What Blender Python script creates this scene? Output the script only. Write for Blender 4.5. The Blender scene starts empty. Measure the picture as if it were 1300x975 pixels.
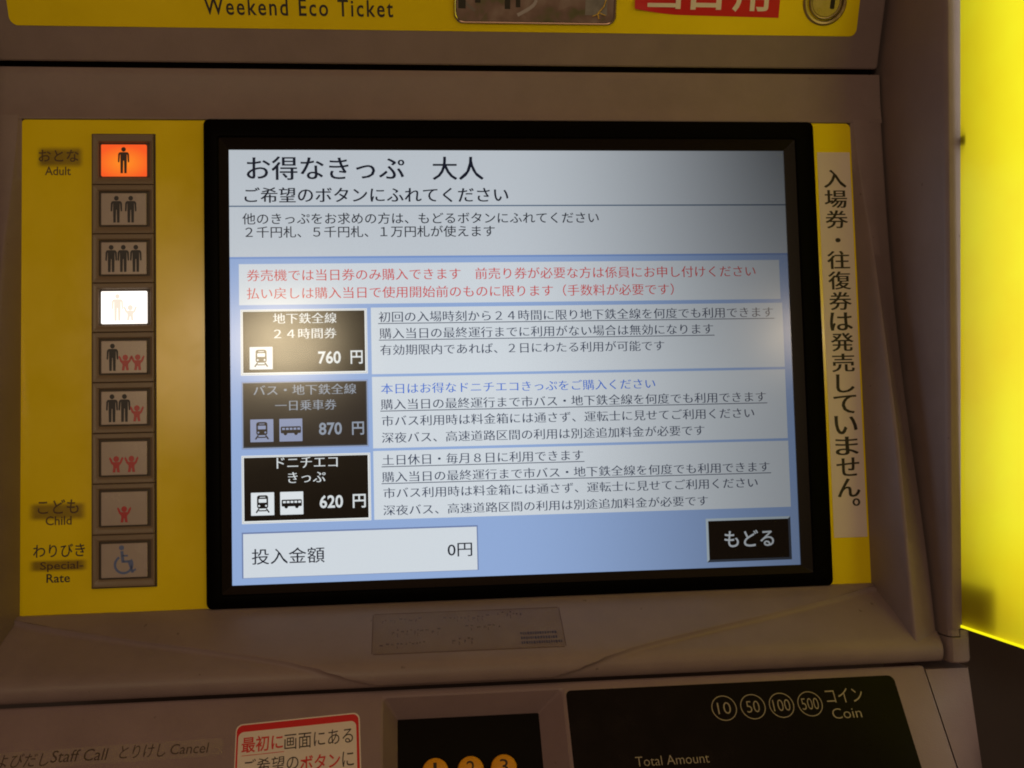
import bpy, bmesh, math, random
from mathutils import Matrix, Vector
random.seed(4)
S = bpy.context.scene
COL = S.collection
mm = 0.001

# ---------------------------------------------------------------- frame of the place
# Everything on the machine is laid out in the frame of its display (x right, z up along the
# display, y into the machine).  The display leans back 5.5 degrees, G turns it upright.
G = Matrix.Rotation(math.radians(-5.54), 4, 'X')

# ---------------------------------------------------------------- camera
cam_d = bpy.data.cameras.new('camera'); cam = bpy.data.objects.new('camera', cam_d); COL.objects.link(cam)
R_, D_, F_ = (0.9953, -0.0933, -0.0252), (-0.0192, 0.0644, -0.9977), (0.0947, 0.9936, 0.0623)
Cpos = Vector((-0.0562, -0.5481, -0.0473))
m = Matrix.Identity(4)
for i in range(3):
    m[i][0] = R_[i]; m[i][1] = -D_[i]; m[i][2] = -F_[i]; m[i][3] = Cpos[i]
cam.matrix_world = G @ m
cam_d.sensor_width = 36; cam_d.lens = 36.0; cam_d.clip_start = 0.01; cam_d.clip_end = 60
S.camera = cam

# ---------------------------------------------------------------- world, exposure, lamps
w = bpy.data.worlds.new('World'); S.world = w; w.use_nodes = True
w.node_tree.nodes['Background'].inputs[0].default_value = (1.0, 0.54, 0.27, 1)
w.node_tree.nodes['Background'].inputs[1].default_value = 0.10
S.view_settings.view_transform = 'Standard'; S.view_settings.look = 'None'
S.view_settings.exposure = 0; S.view_settings.gamma = 1
S.cycles.max_bounces = 6; S.cycles.diffuse_bounces = 2; S.cycles.transparent_max_bounces = 8
S.cycles.caustics_reflective = False; S.cycles.caustics_refractive = False
S.cycles.filter_width = 1.9

def lamp(name, pos, aim, sx, sy, watts, col, shape='RECTANGLE'):
    l = bpy.data.lights.new(name, 'AREA'); l.shape = shape; l.size = sx; l.size_y = sy; l.energy = watts; l.color = col
    o = bpy.data.objects.new(name, l); COL.objects.link(o)
    p = G @ Vector(pos); t = G @ Vector(aim)
    o.matrix_world = Matrix.Translation(p) @ (t - p).to_track_quat('-Z', 'Y').to_matrix().to_4x4()
    return o
# station lamps behind the photographer (their blurred reflections show on the glass)
lamp('hall_lamp', (-0.33, -1.64, 0.19), (-0.1, 0, 0), 0.20, 0.14, 2.5, (1.0, 0.80, 0.50), 'ELLIPSE')
lamp('hall_lamp', (0.79, -1.64, 0.19), (0.1, 0, 0), 0.12, 0.12, 0.75, (1.0, 0.78, 0.52), 'ELLIPSE')
lamp('hall_lamp', (-0.54, -1.64, 0.17), (-0.1, 0, 0), 0.06, 0.28, 0.85, (1.0, 0.66, 0.36), 'ELLIPSE')
lamp('ceiling_lamp', (0.2, -1.3, 1.3), (0, 0, 0), 1.2, 0.5, 1.9, (1.0, 0.54, 0.28))

# ---------------------------------------------------------------- materials
def new_mat(name):
    M = bpy.data.materials.new(name); M.use_nodes = True
    nt = M.node_tree; return M, nt, nt.nodes['Principled BSDF']
def N(nt, t, **kw):
    n = nt.nodes.new(t)
    for k, v in kw.items(): setattr(n, k, v)
    return n
def plain(name, col, rough=0.5, spec=0.5, metal=0.0, bump=0.0, bscale=900.0, mottle=0.0, mscale=30.0, coat=0.0, wear=0.0):
    M, nt, b = new_mat(name)
    b.inputs['Base Color'].default_value = (*col, 1); b.inputs['Roughness'].default_value = rough
    b.inputs['Metallic'].default_value = metal; b.inputs['Specular IOR Level'].default_value = spec
    b.inputs['Coat Weight'].default_value = coat; b.inputs['Coat Roughness'].default_value = 0.12
    tc = N(nt, 'ShaderNodeTexCoord')
    if bump:
        n = N(nt, 'ShaderNodeTexNoise'); n.inputs['Scale'].default_value = bscale; n.inputs['Detail'].default_value = 3
        nt.links.new(tc.outputs['Object'], n.inputs['Vector'])
        bp = N(nt, 'ShaderNodeBump'); bp.inputs['Strength'].default_value = bump; bp.inputs['Distance'].default_value = 0.0003
        nt.links.new(n.outputs['Fac'], bp.inputs['Height']); nt.links.new(bp.outputs['Normal'], b.inputs['Normal'])
    if mottle:
        n = N(nt, 'ShaderNodeTexNoise'); n.inputs['Scale'].default_value = mscale; n.inputs['Detail'].default_value = 6
        n.inputs['Roughness'].default_value = 0.65
        nt.links.new(tc.outputs['Object'], n.inputs['Vector'])
        mr = N(nt, 'ShaderNodeMapRange'); mr.inputs[1].default_value = 0.3; mr.inputs[2].default_value = 0.7
        mr.inputs[3].default_value = 1 - mottle; mr.inputs[4].default_value = 1 + mottle
        nt.links.new(n.outputs['Fac'], mr.inputs[0])
        vm = N(nt, 'ShaderNodeVectorMath', operation='SCALE'); vm.inputs[0].default_value = col
        nt.links.new(mr.outputs[0], vm.inputs['Scale'])
        last = vm.outputs[0]
        if wear:       # sparse rubbed specks and grime
            sp = N(nt, 'ShaderNodeTexNoise'); sp.inputs['Scale'].default_value = 240; sp.inputs['Detail'].default_value = 2
            lg = N(nt, 'ShaderNodeTexNoise'); lg.inputs['Scale'].default_value = 9; lg.inputs['Detail'].default_value = 4
            nt.links.new(tc.outputs['Object'], sp.inputs['Vector']); nt.links.new(tc.outputs['Object'], lg.inputs['Vector'])
            m1 = N(nt, 'ShaderNodeMapRange'); m1.inputs[1].default_value = .745; m1.inputs[2].default_value = .79; m1.inputs[3].default_value = 0; m1.inputs[4].default_value = .55
            m2 = N(nt, 'ShaderNodeMapRange'); m2.inputs[1].default_value = .35; m2.inputs[2].default_value = .7; m2.inputs[3].default_value = 0; m2.inputs[4].default_value = .16
            nt.links.new(sp.outputs['Fac'], m1.inputs[0]); nt.links.new(lg.outputs['Fac'], m2.inputs[0])
            ad = N(nt, 'ShaderNodeMath', operation='ADD'); nt.links.new(m1.outputs[0], ad.inputs[0]); nt.links.new(m2.outputs[0], ad.inputs[1])
            mx = N(nt, 'ShaderNodeMix'); mx.data_type = 'RGBA'; mx.inputs[7].default_value = (col[0] * .35, col[1] * .3, col[2] * .28, 1)
            nt.links.new(ad.outputs[0], mx.inputs[0]); nt.links.new(last, mx.inputs[6]); last = mx.outputs[2]
        nt.links.new(last, b.inputs['Base Color'])
        mr2 = N(nt, 'ShaderNodeMapRange'); mr2.inputs[1].default_value = 0.3; mr2.inputs[2].default_value = 0.7
        mr2.inputs[3].default_value = rough - 0.06; mr2.inputs[4].default_value = rough + 0.08
        nt.links.new(n.outputs['Fac'], mr2.inputs[0]); nt.links.new(mr2.outputs[0], b.inputs['Roughness'])
    return M

def emit(name, col, k=1.0):
    M = bpy.data.materials.new(name); M.use_nodes = True; nt = M.node_tree; nt.nodes.clear()
    o = N(nt, 'ShaderNodeOutputMaterial'); e = N(nt, 'ShaderNodeEmission')
    e.inputs[0].default_value = (*col, 1); e.inputs[1].default_value = k
    nt.links.new(e.outputs[0], o.inputs[0]); return M

def s2l(r, g, b):
    return tuple(((c / 255) / 12.92 if c <= 10 else ((c / 255 + 0.055) / 1.055) ** 2.4) for c in (r, g, b))

# a liquid crystal display loses light when it is seen from far off its axis: one shared node group
def lcd_group():
    g = bpy.data.node_groups.new('lcd_viewing_angle', 'ShaderNodeTree')
    g.interface.new_socket('Strength', in_out='OUTPUT', socket_type='NodeSocketFloat')
    out = g.nodes.new('NodeGroupOutput'); geo = g.nodes.new('ShaderNodeNewGeometry')
    vt = g.nodes.new('ShaderNodeVectorTransform'); vt.vector_type = 'VECTOR'; vt.convert_from = 'WORLD'; vt.convert_to = 'OBJECT'
    g.links.new(geo.outputs['Incoming'], vt.inputs[0])
    sp = g.nodes.new('ShaderNodeSeparateXYZ'); g.links.new(vt.outputs[0], sp.inputs[0])
    a = g.nodes.new('ShaderNodeMapRange'); a.interpolation_type = 'SMOOTHSTEP'
    a.inputs[1].default_value = -0.06; a.inputs[2].default_value = -0.40; a.inputs[3].default_value = 0; a.inputs[4].default_value = 1
    g.links.new(sp.outputs[0], a.inputs[0])
    c = g.nodes.new('ShaderNodeMapRange')
    c.inputs[1].default_value = -0.28; c.inputs[2].default_value = -0.06; c.inputs[3].default_value = 0.98; c.inputs[4].default_value = 0.70
    g.links.new(sp.outputs[2], c.inputs[0])
    mu = g.nodes.new('ShaderNodeMath'); mu.operation = 'MULTIPLY'
    g.links.new(a.outputs[0], mu.inputs[0]); g.links.new(c.outputs[0], mu.inputs[1])
    d = g.nodes.new('ShaderNodeMapRange')
    d.inputs[1].default_value = -0.28; d.inputs[2].default_value = -0.08; d.inputs[3].default_value = 0.88; d.inputs[4].default_value = 1.0
    g.links.new(sp.outputs[2], d.inputs[0])
    iv = g.nodes.new('ShaderNodeMath'); iv.operation = 'SUBTRACT'; iv.inputs[0].default_value = 1
    g.links.new(mu.outputs[0], iv.inputs[1])
    f = g.nodes.new('ShaderNodeMath'); f.operation = 'MULTIPLY'
    g.links.new(iv.outputs[0], f.inputs[0]); g.links.new(d.outputs[0], f.inputs[1])
    g.links.new(f.outputs[0], out.inputs[0]); return g
LCD = lcd_group()
_lcd = {}
def lcd(rgb):
    if rgb in _lcd: return _lcd[rgb]
    M = bpy.data.materials.new('lcd_%d_%d_%d' % rgb); M.use_nodes = True; nt = M.node_tree; nt.nodes.clear()
    o = N(nt, 'ShaderNodeOutputMaterial'); e = N(nt, 'ShaderNodeEmission'); e.inputs[0].default_value = (*s2l(*rgb), 1)
    gr = N(nt, 'ShaderNodeGroup'); gr.node_tree = LCD
    nt.links.new(gr.outputs[0], e.inputs[1]); nt.links.new(e.outputs[0], o.inputs[0]); _lcd[rgb] = M; return M

M_house = plain('housing_beige', (0.255, 0.20, 0.215), 0.42, 0.35, bump=0.35, bscale=1500, mottle=0.07, mscale=45, wear=1)
M_house2 = plain('housing_beige_console', (0.262, 0.195, 0.22), 0.45, 0.35, bump=0.35, bscale=1500, mottle=0.07, mscale=40, wear=1)
M_dark = plain('inner_black', (0.012, 0.010, 0.009), 0.7)
M_yel = plain('yellow_plate', (0.92, 0.74, 0.002), 0.17, 0.5, bump=0.0, bscale=700, mottle=0.05, mscale=14)
M_bezel = plain('bezel_black', (0.001, 0.0008, 0.0008), 0.45, 0.03, bump=0.1, bscale=1200)
M_bezin = plain('bezel_inner', (0.008, 0.005, 0.004), 0.4, 0.12)
M_strip = plain('button_frame_brown', (0.20, 0.15, 0.11), 0.4, 0.4, mottle=0.05)
M_well = plain('button_well', (0.045, 0.028, 0.017), 0.5)
M_btn = plain('button_cap_white', (0.42, 0.37, 0.38), 0.25, 0.5, mottle=0.03)
M_ink = plain('ink_black', (0.018, 0.013, 0.012), 0.5)
M_ink_soft = plain('ink_worn', (0.10, 0.062, 0.004), 0.5)
M_fig = plain('figure_grey', (0.022, 0.022, 0.035), 0.5)
M_figred = plain('figure_red', (0.46, 0.012, 0.03), 0.35)
M_figblue = plain('figure_blue', (0.10, 0.16, 0.42), 0.35)
M_paper = plain('sticker_white', (0.76, 0.69, 0.68), 0.42, 0.4, mottle=0.02)
M_red = plain('sticker_red', (0.62, 0.012, 0.02), 0.4, 0.4)
M_redink = plain('ink_red', (0.62, 0.03, 0.03), 0.45)
M_white = plain('print_white', (0.8, 0.74, 0.74), 0.45)
M_silver = plain('print_silver', (0.34, 0.30, 0.25), 0.4)
M_black = plain('console_black', (0.002, 0.0015, 0.002), 0.30, 0.08, mottle=0.25, mscale=60)
M_board = plain('keypad_board', (0.002, 0.0015, 0.0015), 0.5, 0.1)
M_key = plain('key_orange', (0.75, 0.34, 0.012), 0.35, 0.5)
M_chrome = plain('chrome', (0.55, 0.48, 0.42), 0.22, metal=1.0)
M_lock = plain('lock_metal', (0.42, 0.33, 0.20), 0.32, metal=0.85, mottle=0.15, mscale=200)
M_wall = plain('wall_dark', (0.075, 0.065, 0.075), 0.8, 0.2, mottle=0.12, mscale=5)
def hotspot_cap(name, edge, mid, cz):  # hot spot of a bulb painted into the cap's emission, no bulb inside
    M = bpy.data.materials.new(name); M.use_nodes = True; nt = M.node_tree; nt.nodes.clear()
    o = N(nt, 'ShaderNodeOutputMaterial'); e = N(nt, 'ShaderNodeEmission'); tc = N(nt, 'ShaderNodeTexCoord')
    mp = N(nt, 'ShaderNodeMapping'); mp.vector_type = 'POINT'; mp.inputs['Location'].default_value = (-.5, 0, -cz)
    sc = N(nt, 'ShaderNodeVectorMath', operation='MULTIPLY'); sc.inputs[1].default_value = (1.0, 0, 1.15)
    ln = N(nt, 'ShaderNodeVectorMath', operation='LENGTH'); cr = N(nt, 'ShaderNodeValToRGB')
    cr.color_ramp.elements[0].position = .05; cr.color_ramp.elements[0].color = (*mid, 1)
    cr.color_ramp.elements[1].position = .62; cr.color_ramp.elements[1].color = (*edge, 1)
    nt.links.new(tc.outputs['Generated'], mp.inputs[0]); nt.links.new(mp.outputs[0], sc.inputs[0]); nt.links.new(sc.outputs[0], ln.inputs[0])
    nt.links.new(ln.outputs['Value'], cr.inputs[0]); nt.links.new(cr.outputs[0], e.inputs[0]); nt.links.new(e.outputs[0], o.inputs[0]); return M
M_orange = hotspot_cap('lit_orange', s2l(250, 92, 38), s2l(255, 142, 40), .42)
M_whiteglare = emit('glare_white', (1.0, 0.93, 0.86), 1.6)  # reflected lamp glare on an unlit cap, painted as emission
M_fig_lit = plain('figure_on_orange', (0.05, 0.008, 0.004), 0.4)
M_fig_wash = emit('figure_washed', (1.0, 0.87, 0.72), 0.98)  # figures paled by the same painted glare
M_edge = emit('acrylic_edge_glow', s2l(250, 240, 20), 1.1)
M_blueink = plain('ink_blue', (0.035, 0.03, 0.075), 0.5)
M_gold = plain('gold_thread', (0.9, 0.6, 0.1), 0.3, metal=0.3)

def film(name, col, alpha, rough=0.25, soft=False):
    M, nt, b = new_mat(name)
    b.inputs['Base Color'].default_value = (*col, 1); b.inputs['Roughness'].default_value = rough
    tc = N(nt, 'ShaderNodeTexCoord'); n = N(nt, 'ShaderNodeTexNoise'); n.inputs['Scale'].default_value = 70; n.inputs['Detail'].default_value = 5
    nt.links.new(tc.outputs['Object'], n.inputs['Vector'])
    mr = N(nt, 'ShaderNodeMapRange'); mr.inputs[1].default_value = .3; mr.inputs[2].default_value = .7
    mr.inputs[3].default_value = alpha * .8; mr.inputs[4].default_value = min(1, alpha * 1.2)
    nt.links.new(n.outputs['Fac'], mr.inputs[0]); fac = mr.outputs[0]
    if soft:
        sx = N(nt, 'ShaderNodeSeparateXYZ'); nt.links.new(tc.outputs['Generated'], sx.inputs[0])
        for ax, wd in ((0, .16), (2, .30)):
            pg = N(nt, 'ShaderNodeMath', operation='PINGPONG'); pg.inputs[1].default_value = .5
            nt.links.new(sx.outputs[ax], pg.inputs[0])
            ss = N(nt, 'ShaderNodeMapRange'); ss.interpolation_type = 'SMOOTHSTEP'; ss.inputs[1].default_value = 0; ss.inputs[2].default_value = wd
            nt.links.new(pg.outputs[0], ss.inputs[0])
            mu = N(nt, 'ShaderNodeMath', operation='MULTIPLY'); nt.links.new(fac, mu.inputs[0]); nt.links.new(ss.outputs[0], mu.inputs[1]); fac = mu.outputs[0]
    nt.links.new(fac, b.inputs['Alpha'])
    return M
M_tape = film('old_tape', (0.16, 0.085, 0.003), 0.50, 0.4, True)
M_clear = film('clear_label', (0.26, 0.17, 0.09), 0.30, 0.2)
M_clear2 = film('clear_label_console', (0.42, 0.34, 0.33), 0.55, 0.3)

def glass_mat(name, rough=0.16, tint=(1, 1, 1), ior=1.5):
    M = bpy.data.materials.new(name); M.use_nodes = True; nt = M.node_tree; nt.nodes.clear()
    o = N(nt, 'ShaderNodeOutputMaterial'); t = N(nt, 'ShaderNodeBsdfTransparent'); t.inputs[0].default_value = (*tint, 1)
    g = N(nt, 'ShaderNodeBsdfGlossy'); f = N(nt, 'ShaderNodeFresnel'); f.inputs[0].default_value = ior
    mx = N(nt, 'ShaderNodeMixShader')
    tc = N(nt, 'ShaderNodeTexCoord'); n = N(nt, 'ShaderNodeTexNoise'); n.inputs['Scale'].default_value = 25; n.inputs['Detail'].default_value = 6
    nt.links.new(tc.outputs['Object'], n.inputs['Vector'])
    mr = N(nt, 'ShaderNodeMapRange'); mr.inputs[3].default_value = rough * .8; mr.inputs[4].default_value = rough * 1.25
    nt.links.new(n.outputs['Fac'], mr.inputs[0]); nt.links.new(mr.outputs[0], g.inputs['Roughness'])
    nt.links.new(f.outputs[0], mx.inputs[0]); nt.links.new(t.outputs[0], mx.inputs[1]); nt.links.new(g.outputs[0], mx.inputs[2])
    nt.links.new(mx.outputs[0], o.inputs[0]); return M
M_glass = glass_mat('touch_glass', 0.145)
M_dome = glass_mat('clear_cover', 0.08)

# acrylic sheet lit by the tubes behind it
def acrylic():
    M = bpy.data.materials.new('yellow_acrylic'); M.use_nodes = True; nt = M.node_tree; nt.nodes.clear()
    o = N(nt, 'ShaderNodeOutputMaterial'); t = N(nt, 'ShaderNodeBsdfTranslucent'); d = N(nt, 'ShaderNodeBsdfDiffuse'); g = N(nt, 'ShaderNodeBsdfGlossy')
    tc = N(nt, 'ShaderNodeTexCoord'); n = N(nt, 'ShaderNodeTexNoise'); n.inputs['Scale'].default_value = 11; n.inputs['Detail'].default_value = 4
    nt.links.new(tc.outputs['Object'], n.inputs['Vector'])
    cr = N(nt, 'ShaderNodeValToRGB'); cr.color_ramp.elements[0].position = .32; cr.color_ramp.elements[1].position = .6
    cr.color_ramp.elements[0].color = (0.76, 0.57, 0.012, 1); cr.color_ramp.elements[1].color = (0.78, 0.72, 0.022, 1)
    nt.links.new(n.outputs['Fac'], cr.inputs[0])
    for s in (t, d): nt.links.new(cr.outputs[0], s.inputs[0])
    # scratches
    wv = N(nt, 'ShaderNodeTexNoise'); wv.inputs['Scale'].default_value = 60
    mp = N(nt, 'ShaderNodeMapping'); mp.inputs['Scale'].default_value = (9, 9, 0.5)
    nt.links.new(tc.outputs['Object'], mp.inputs[0]); nt.links.new(mp.outputs[0], wv.inputs['Vector'])
    bp = N(nt, 'ShaderNodeBump'); bp.inputs['Strength'].default_value = .25; bp.inputs['Distance'].default_value = .0004
    nt.links.new(wv.outputs['Fac'], bp.inputs['Height']); nt.links.new(bp.outputs[0], g.inputs['Normal'])
    g.inputs['Roughness'].default_value = .25; g.inputs[0].default_value = (1, 1, 1, 1)
    m1 = N(nt, 'ShaderNodeMixShader'); m1.inputs[0].default_value = .25
    nt.links.new(t.outputs[0], m1.inputs[1]); nt.links.new(d.outputs[0], m1.inputs[2])
    m2 = N(nt, 'ShaderNodeMixShader'); m2.inputs[0].default_value = .03
    nt.links.new(m1.outputs[0], m2.inputs[1]); nt.links.new(g.outputs[0], m2.inputs[2])
    nt.links.new(m2.outputs[0], o.inputs[0]); return M
M_acr = acrylic()

def photo_card():
    M, nt, b = new_mat('card_print')
    tc = N(nt, 'ShaderNodeTexCoord')
    v = N(nt, 'ShaderNodeTexVoronoi'); v.inputs['Scale'].default_value = 130
    n = N(nt, 'ShaderNodeTexNoise'); n.inputs['Scale'].default_value = 75; n.inputs['Detail'].default_value = 2
    nt.links.new(tc.outputs['Object'], v.inputs['Vector']); nt.links.new(tc.outputs['Object'], n.inputs['Vector'])
    cr = N(nt, 'ShaderNodeValToRGB'); e = cr.color_ramp
    e.elements[0].position = .25; e.elements[0].color = (0.08, 0.07, 0.04, 1)
    e.elements[1].position = .75; e.elements[1].color = (0.62, 0.50, 0.44, 1)
    for p, c in ((.40, (0.26, 0.25, 0.12, 1)), (.48, (0.36, 0.24, 0.20, 1)), (.56, (0.44, 0.30, 0.25, 1))):
        x = e.elements.new(p); x.color = c
    mx = N(nt, 'ShaderNodeMix'); mx.data_type = 'FLOAT'; mx.inputs[0].default_value = .10
    sp = N(nt, 'ShaderNodeSeparateColor'); nt.links.new(v.outputs['Color'], sp.inputs[0])
    nt.links.new(n.outputs['Fac'], mx.inputs[2]); nt.links.new(sp.outputs[0], mx.inputs[3])
    nt.links.new(mx.outputs[0], cr.inputs[0]); nt.links.new(cr.outputs[0], b.inputs['Base Color'])
    b.inputs['Roughness'].default_value = .3; return M
M_card = photo_card()

# ---------------------------------------------------------------- helpers
def link(name, me, mat, parent=None, mtx=None, smooth=None):
    o = bpy.data.objects.new(name, me); COL.objects.link(o)
    if mat:
        for mt in (mat if isinstance(mat, (list, tuple)) else [mat]): me.materials.append(mt)
    if smooth is not None:
        me.polygons.foreach_set('use_smooth', [True] * len(me.polygons)); me.set_sharp_from_angle(angle=math.radians(smooth))
    if parent is not None: o.parent = parent
    if mtx is not None: o.matrix_local = mtx
    return o
def mesh(name, vs, fs):
    me = bpy.data.meshes.new(name); me.from_pydata(vs, [], fs); me.update(); return me
def top(o, label, cat, group=None, kind=None):
    if kind: o['kind'] = kind
    if label: o['label'] = label
    if cat: o['category'] = cat
    if group: o['group'] = group
    return o
def rr(x0, x1, z0, z1, r=0.0, n=5):
    """rounded rectangle in mm, counted anticlockwise as seen from the front; r may be 4 radii bl,br,tr,tl"""
    rs = r if isinstance(r, (tuple, list)) else (r,) * 4
    out = []
    for (cx, cz, sx, sz, a0, q) in ((x0, z0, 1, 1, 180, rs[0]), (x1, z0, -1, 1, 270, rs[1]), (x1, z1, -1, -1, 0, rs[2]), (x0, z1, 1, -1, 90, rs[3])):
        for k in range(n + 1):
            a = math.radians(a0 + 90 * k / n); q2 = max(q, 1e-4)
            out.append((cx + sx * q2 + q2 * math.cos(a), cz + sz * q2 + q2 * math.sin(a)))
    return out
def loft(rings, cap0=False, cap1=False):
    """rings: list of (points2d mm, y mm)"""
    vs = []; fs = []; n = len(rings[0][0])
    for pts, y in rings: vs += [(x * mm, y * mm, z * mm) for x, z in pts]
    for k in range(len(rings) - 1):
        for i in range(n):
            j = (i + 1) % n
            fs.append((k * n + i, k * n + j, (k + 1) * n + j, (k + 1) * n + i))
    if cap0: fs.append(tuple(range(n)))
    if cap1: fs.append(tuple(range((len(rings) - 1) * n, len(rings) * n)))
    return vs, fs
def slab(name, rect, r, yf, yb, b, mat, parent, mtx=None, smooth=12):
    x0, x1, z0, z1 = rect
    ins = lambda d: rr(x0 + d, x1 - d, z0 + d, z1 - d, [max(q - d, 0.01) for q in (r if isinstance(r, (tuple, list)) else (r,) * 4)])
    vs, fs = loft([(ins(b), yf), (ins(b * .3), yf + b * .3), (ins(0), yf + b), (ins(0), yb)], cap0=True, cap1=True)
    me = mesh(name, vs, fs); bm = bmesh.new(); bm.from_mesh(me); bmesh.ops.recalc_face_normals(bm, faces=bm.faces); bm.to_mesh(me); bm.free()
    return link(name, me, mat, parent, mtx, smooth)
def flat(name, polys, y, mat, parent, mtx=None):
    """flat print: list of polygons (mm) lying in one plane y (mm)"""
    vs = []; fs = []
    for p in polys:
        fs.append(tuple(range(len(vs), len(vs) + len(p)))); vs += [(x * mm, y * mm, z * mm) for x, z in p]
    return link(name, mesh(name, vs, fs), mat, parent, mtx)
def box_poly(x0, x1, z0, z1): return [(x0, z0), (x1, z0), (x1, z1), (x0, z1)]
def disc(cx, cz, rx, rz=None, n=28):
    rz = rz or rx
    return [(cx + rx * math.cos(2 * math.pi * k / n), cz + rz * math.sin(2 * math.pi * k / n)) for k in range(n)]
def grid(name, rows, mat, parent, smooth=40, mtx=None):
    """rows of 3d points (mm) -> surface"""
    n = len(rows[0]); vs = [(x * mm, y * mm, z * mm) for r in rows for x, y, z in r]
    fs = [(a * n + i, a * n + i + 1, (a + 1) * n + i + 1, (a + 1) * n + i) for a in range(len(rows) - 1) for i in range(n - 1)]
    me = mesh(name, vs, fs); bm = bmesh.new(); bm.from_mesh(me); bmesh.ops.recalc_face_normals(bm, faces=bm.faces); bm.to_mesh(me); bm.free()
    return link(name, me, mat, parent, mtx, smooth)

_glyph = {}
def text_verts(s, off, sp=1.0):
    key = (s, off, sp)
    if key in _glyph: return _glyph[key]
    cu = bpy.data.curves.new('t', 'FONT'); cu.body = s; cu.size = 1; cu.resolution_u = 3; cu.offset = off; cu.space_character = sp
    o = bpy.data.objects.new('t', cu); COL.objects.link(o)
    dg = bpy.context.evaluated_depsgraph_get(); dg.update()
    me = bpy.data.meshes.new_from_object(o.evaluated_get(dg))
    vs = [tuple(v.co) for v in me.vertices]; fs = [tuple(p.vertices) for p in me.polygons]
    bpy.data.objects.remove(o); bpy.data.curves.remove(cu); bpy.data.meshes.remove(me)
    _glyph[key] = (vs, fs); return vs, fs
def text(s, x0, x1, z0, z1, y, mat, parent, bold=0.0, brush=0.0, mtx=None, name='lettering', skew=0.0, sp=1.0, fat=0.0):
    """lettering fitted to a box in mm. brush>0: thin cross strokes, thicker uprights (a brush or Ming typeface)"""
    vs, fs = text_verts(s, bold - brush, sp)
    if not vs: return None
    ax = min(v[0] for v in vs); bx = max(v[0] for v in vs); az = min(v[1] for v in vs); bz = max(v[1] for v in vs)
    kx = (x1 - x0) / (bx - ax); kz = (z1 - z0) / (bz - az)
    V = []; Fc = []
    d = brush or fat
    for c, dx in enumerate((-d, 0, d) if d else (0,)):
        o = len(V)
        for v in vs:
            z = z0 + (v[1] - az) * kz
            V.append(((x0 + (v[0] + dx * 1.5 - ax) * kx + skew * (z - z0)) * mm, (y - c * 0.01) * mm, z * mm))
        Fc += [tuple(i + o for i in f) for f in fs]
    return link(name, mesh(name, V, Fc), mat, parent, mtx)

# ================================================================ THE WALL BEHIND
def wall():
    me = mesh('wall', [(-3, 0, -1.6), (3, 0, -1.6), (3, 0, 2.0), (-3, 0, 2.0), (-3, .1, -1.6), (3, .1, -1.6), (3, .1, 2), (-3, .1, 2)],
              [(0, 1, 2, 3), (5, 4, 7, 6), (4, 0, 3, 7), (1, 5, 6, 2), (3, 2, 6, 7), (4, 5, 1, 0)])
    o = link('wall', me, M_wall); o.location = (0, 0.16, 0); o['kind'] = 'structure'
wall()

# ================================================================ THE TICKET MACHINE
T = bpy.data.objects.new('ticket_machine', None); COL.objects.link(T); T.empty_display_size = .1
T.matrix_world = G
top(T, 'beige station ticket vending machine with a lit touch screen in a black bezel', 'ticket machine')
KO = Matrix.Translation((0, -0.0365, -0.1655)) @ Matrix.Rotation(math.radians(-34), 4, 'X')     # console plane
FO = Matrix.Translation((0, 0, 0.1615)) @ Matrix.Rotation(math.radians(23), 4, 'X')            # upper fascia plane
XL, XR = -277.0, 210.3      # outer edges of the screen unit
CL, CR = -263.5, 196.6      # crease of the side rims

# -- black chassis behind the seams
slab('inner_chassis', (-283, 211, -168, 240), 1, 12, 110, 1, M_dark, T)

# -- upper fascia
slab('upper_fascia', (XL, 209.3, 0.7, 110), 2.0, 0, 30, 1.0, M_house, T, FO)

# -- screen surround: top band, side rims
def lerp(a, b, t): return a + (b - a) * t
def curve(pts, z):
    pts = sorted(pts)
    if z <= pts[0][0]: return pts[0][1]
    for (a, ya), (b, yb) in zip(pts, pts[1:]):
        if z <= b:
            t = (z - a) / (b - a); return ya + (yb - ya) * t
    return pts[-1][1]
def smoothcurve(pts, z):      # light smoothing of the measured profile
    return sum(curve(pts, z + d) * w_ for d, w_ in ((-16, .15), (-8, .2), (0, .3), (8, .2), (16, .15)))
SEAM = [(-175, -35.5), (-162, -35), (-120, -30), (-83, -23.5), (-23, -12), (20, -6), (66, -2.2), (110, -.6), (133, 0), (175, 0)]
CREA = [(-175, -40), (-158, -39.2), (-134, -36), (-49, -28), (9, -18), (74, -6), (100, -3), (119, -1.6), (133, -.6), (175, 0)]
prof = [(14, 159.0), (.9, 159.4), (.2, 159.2), (-.1, 158.4), (.1, 155), (.5, 150), (.7, 144), (.5, 139), (-.1, 135), (-.8, 132.8), (-1.1, 131.8), (-.8, 131.2), (1.5, 131.0)]
rows = [[(x, y * (1 if CL < x < CR else .6) , z) for x in (XL, CL, -200, -100, 0, 100, CR, XR)] for y, z in prof]
grid('screen_surround', rows, M_house, T)
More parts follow.
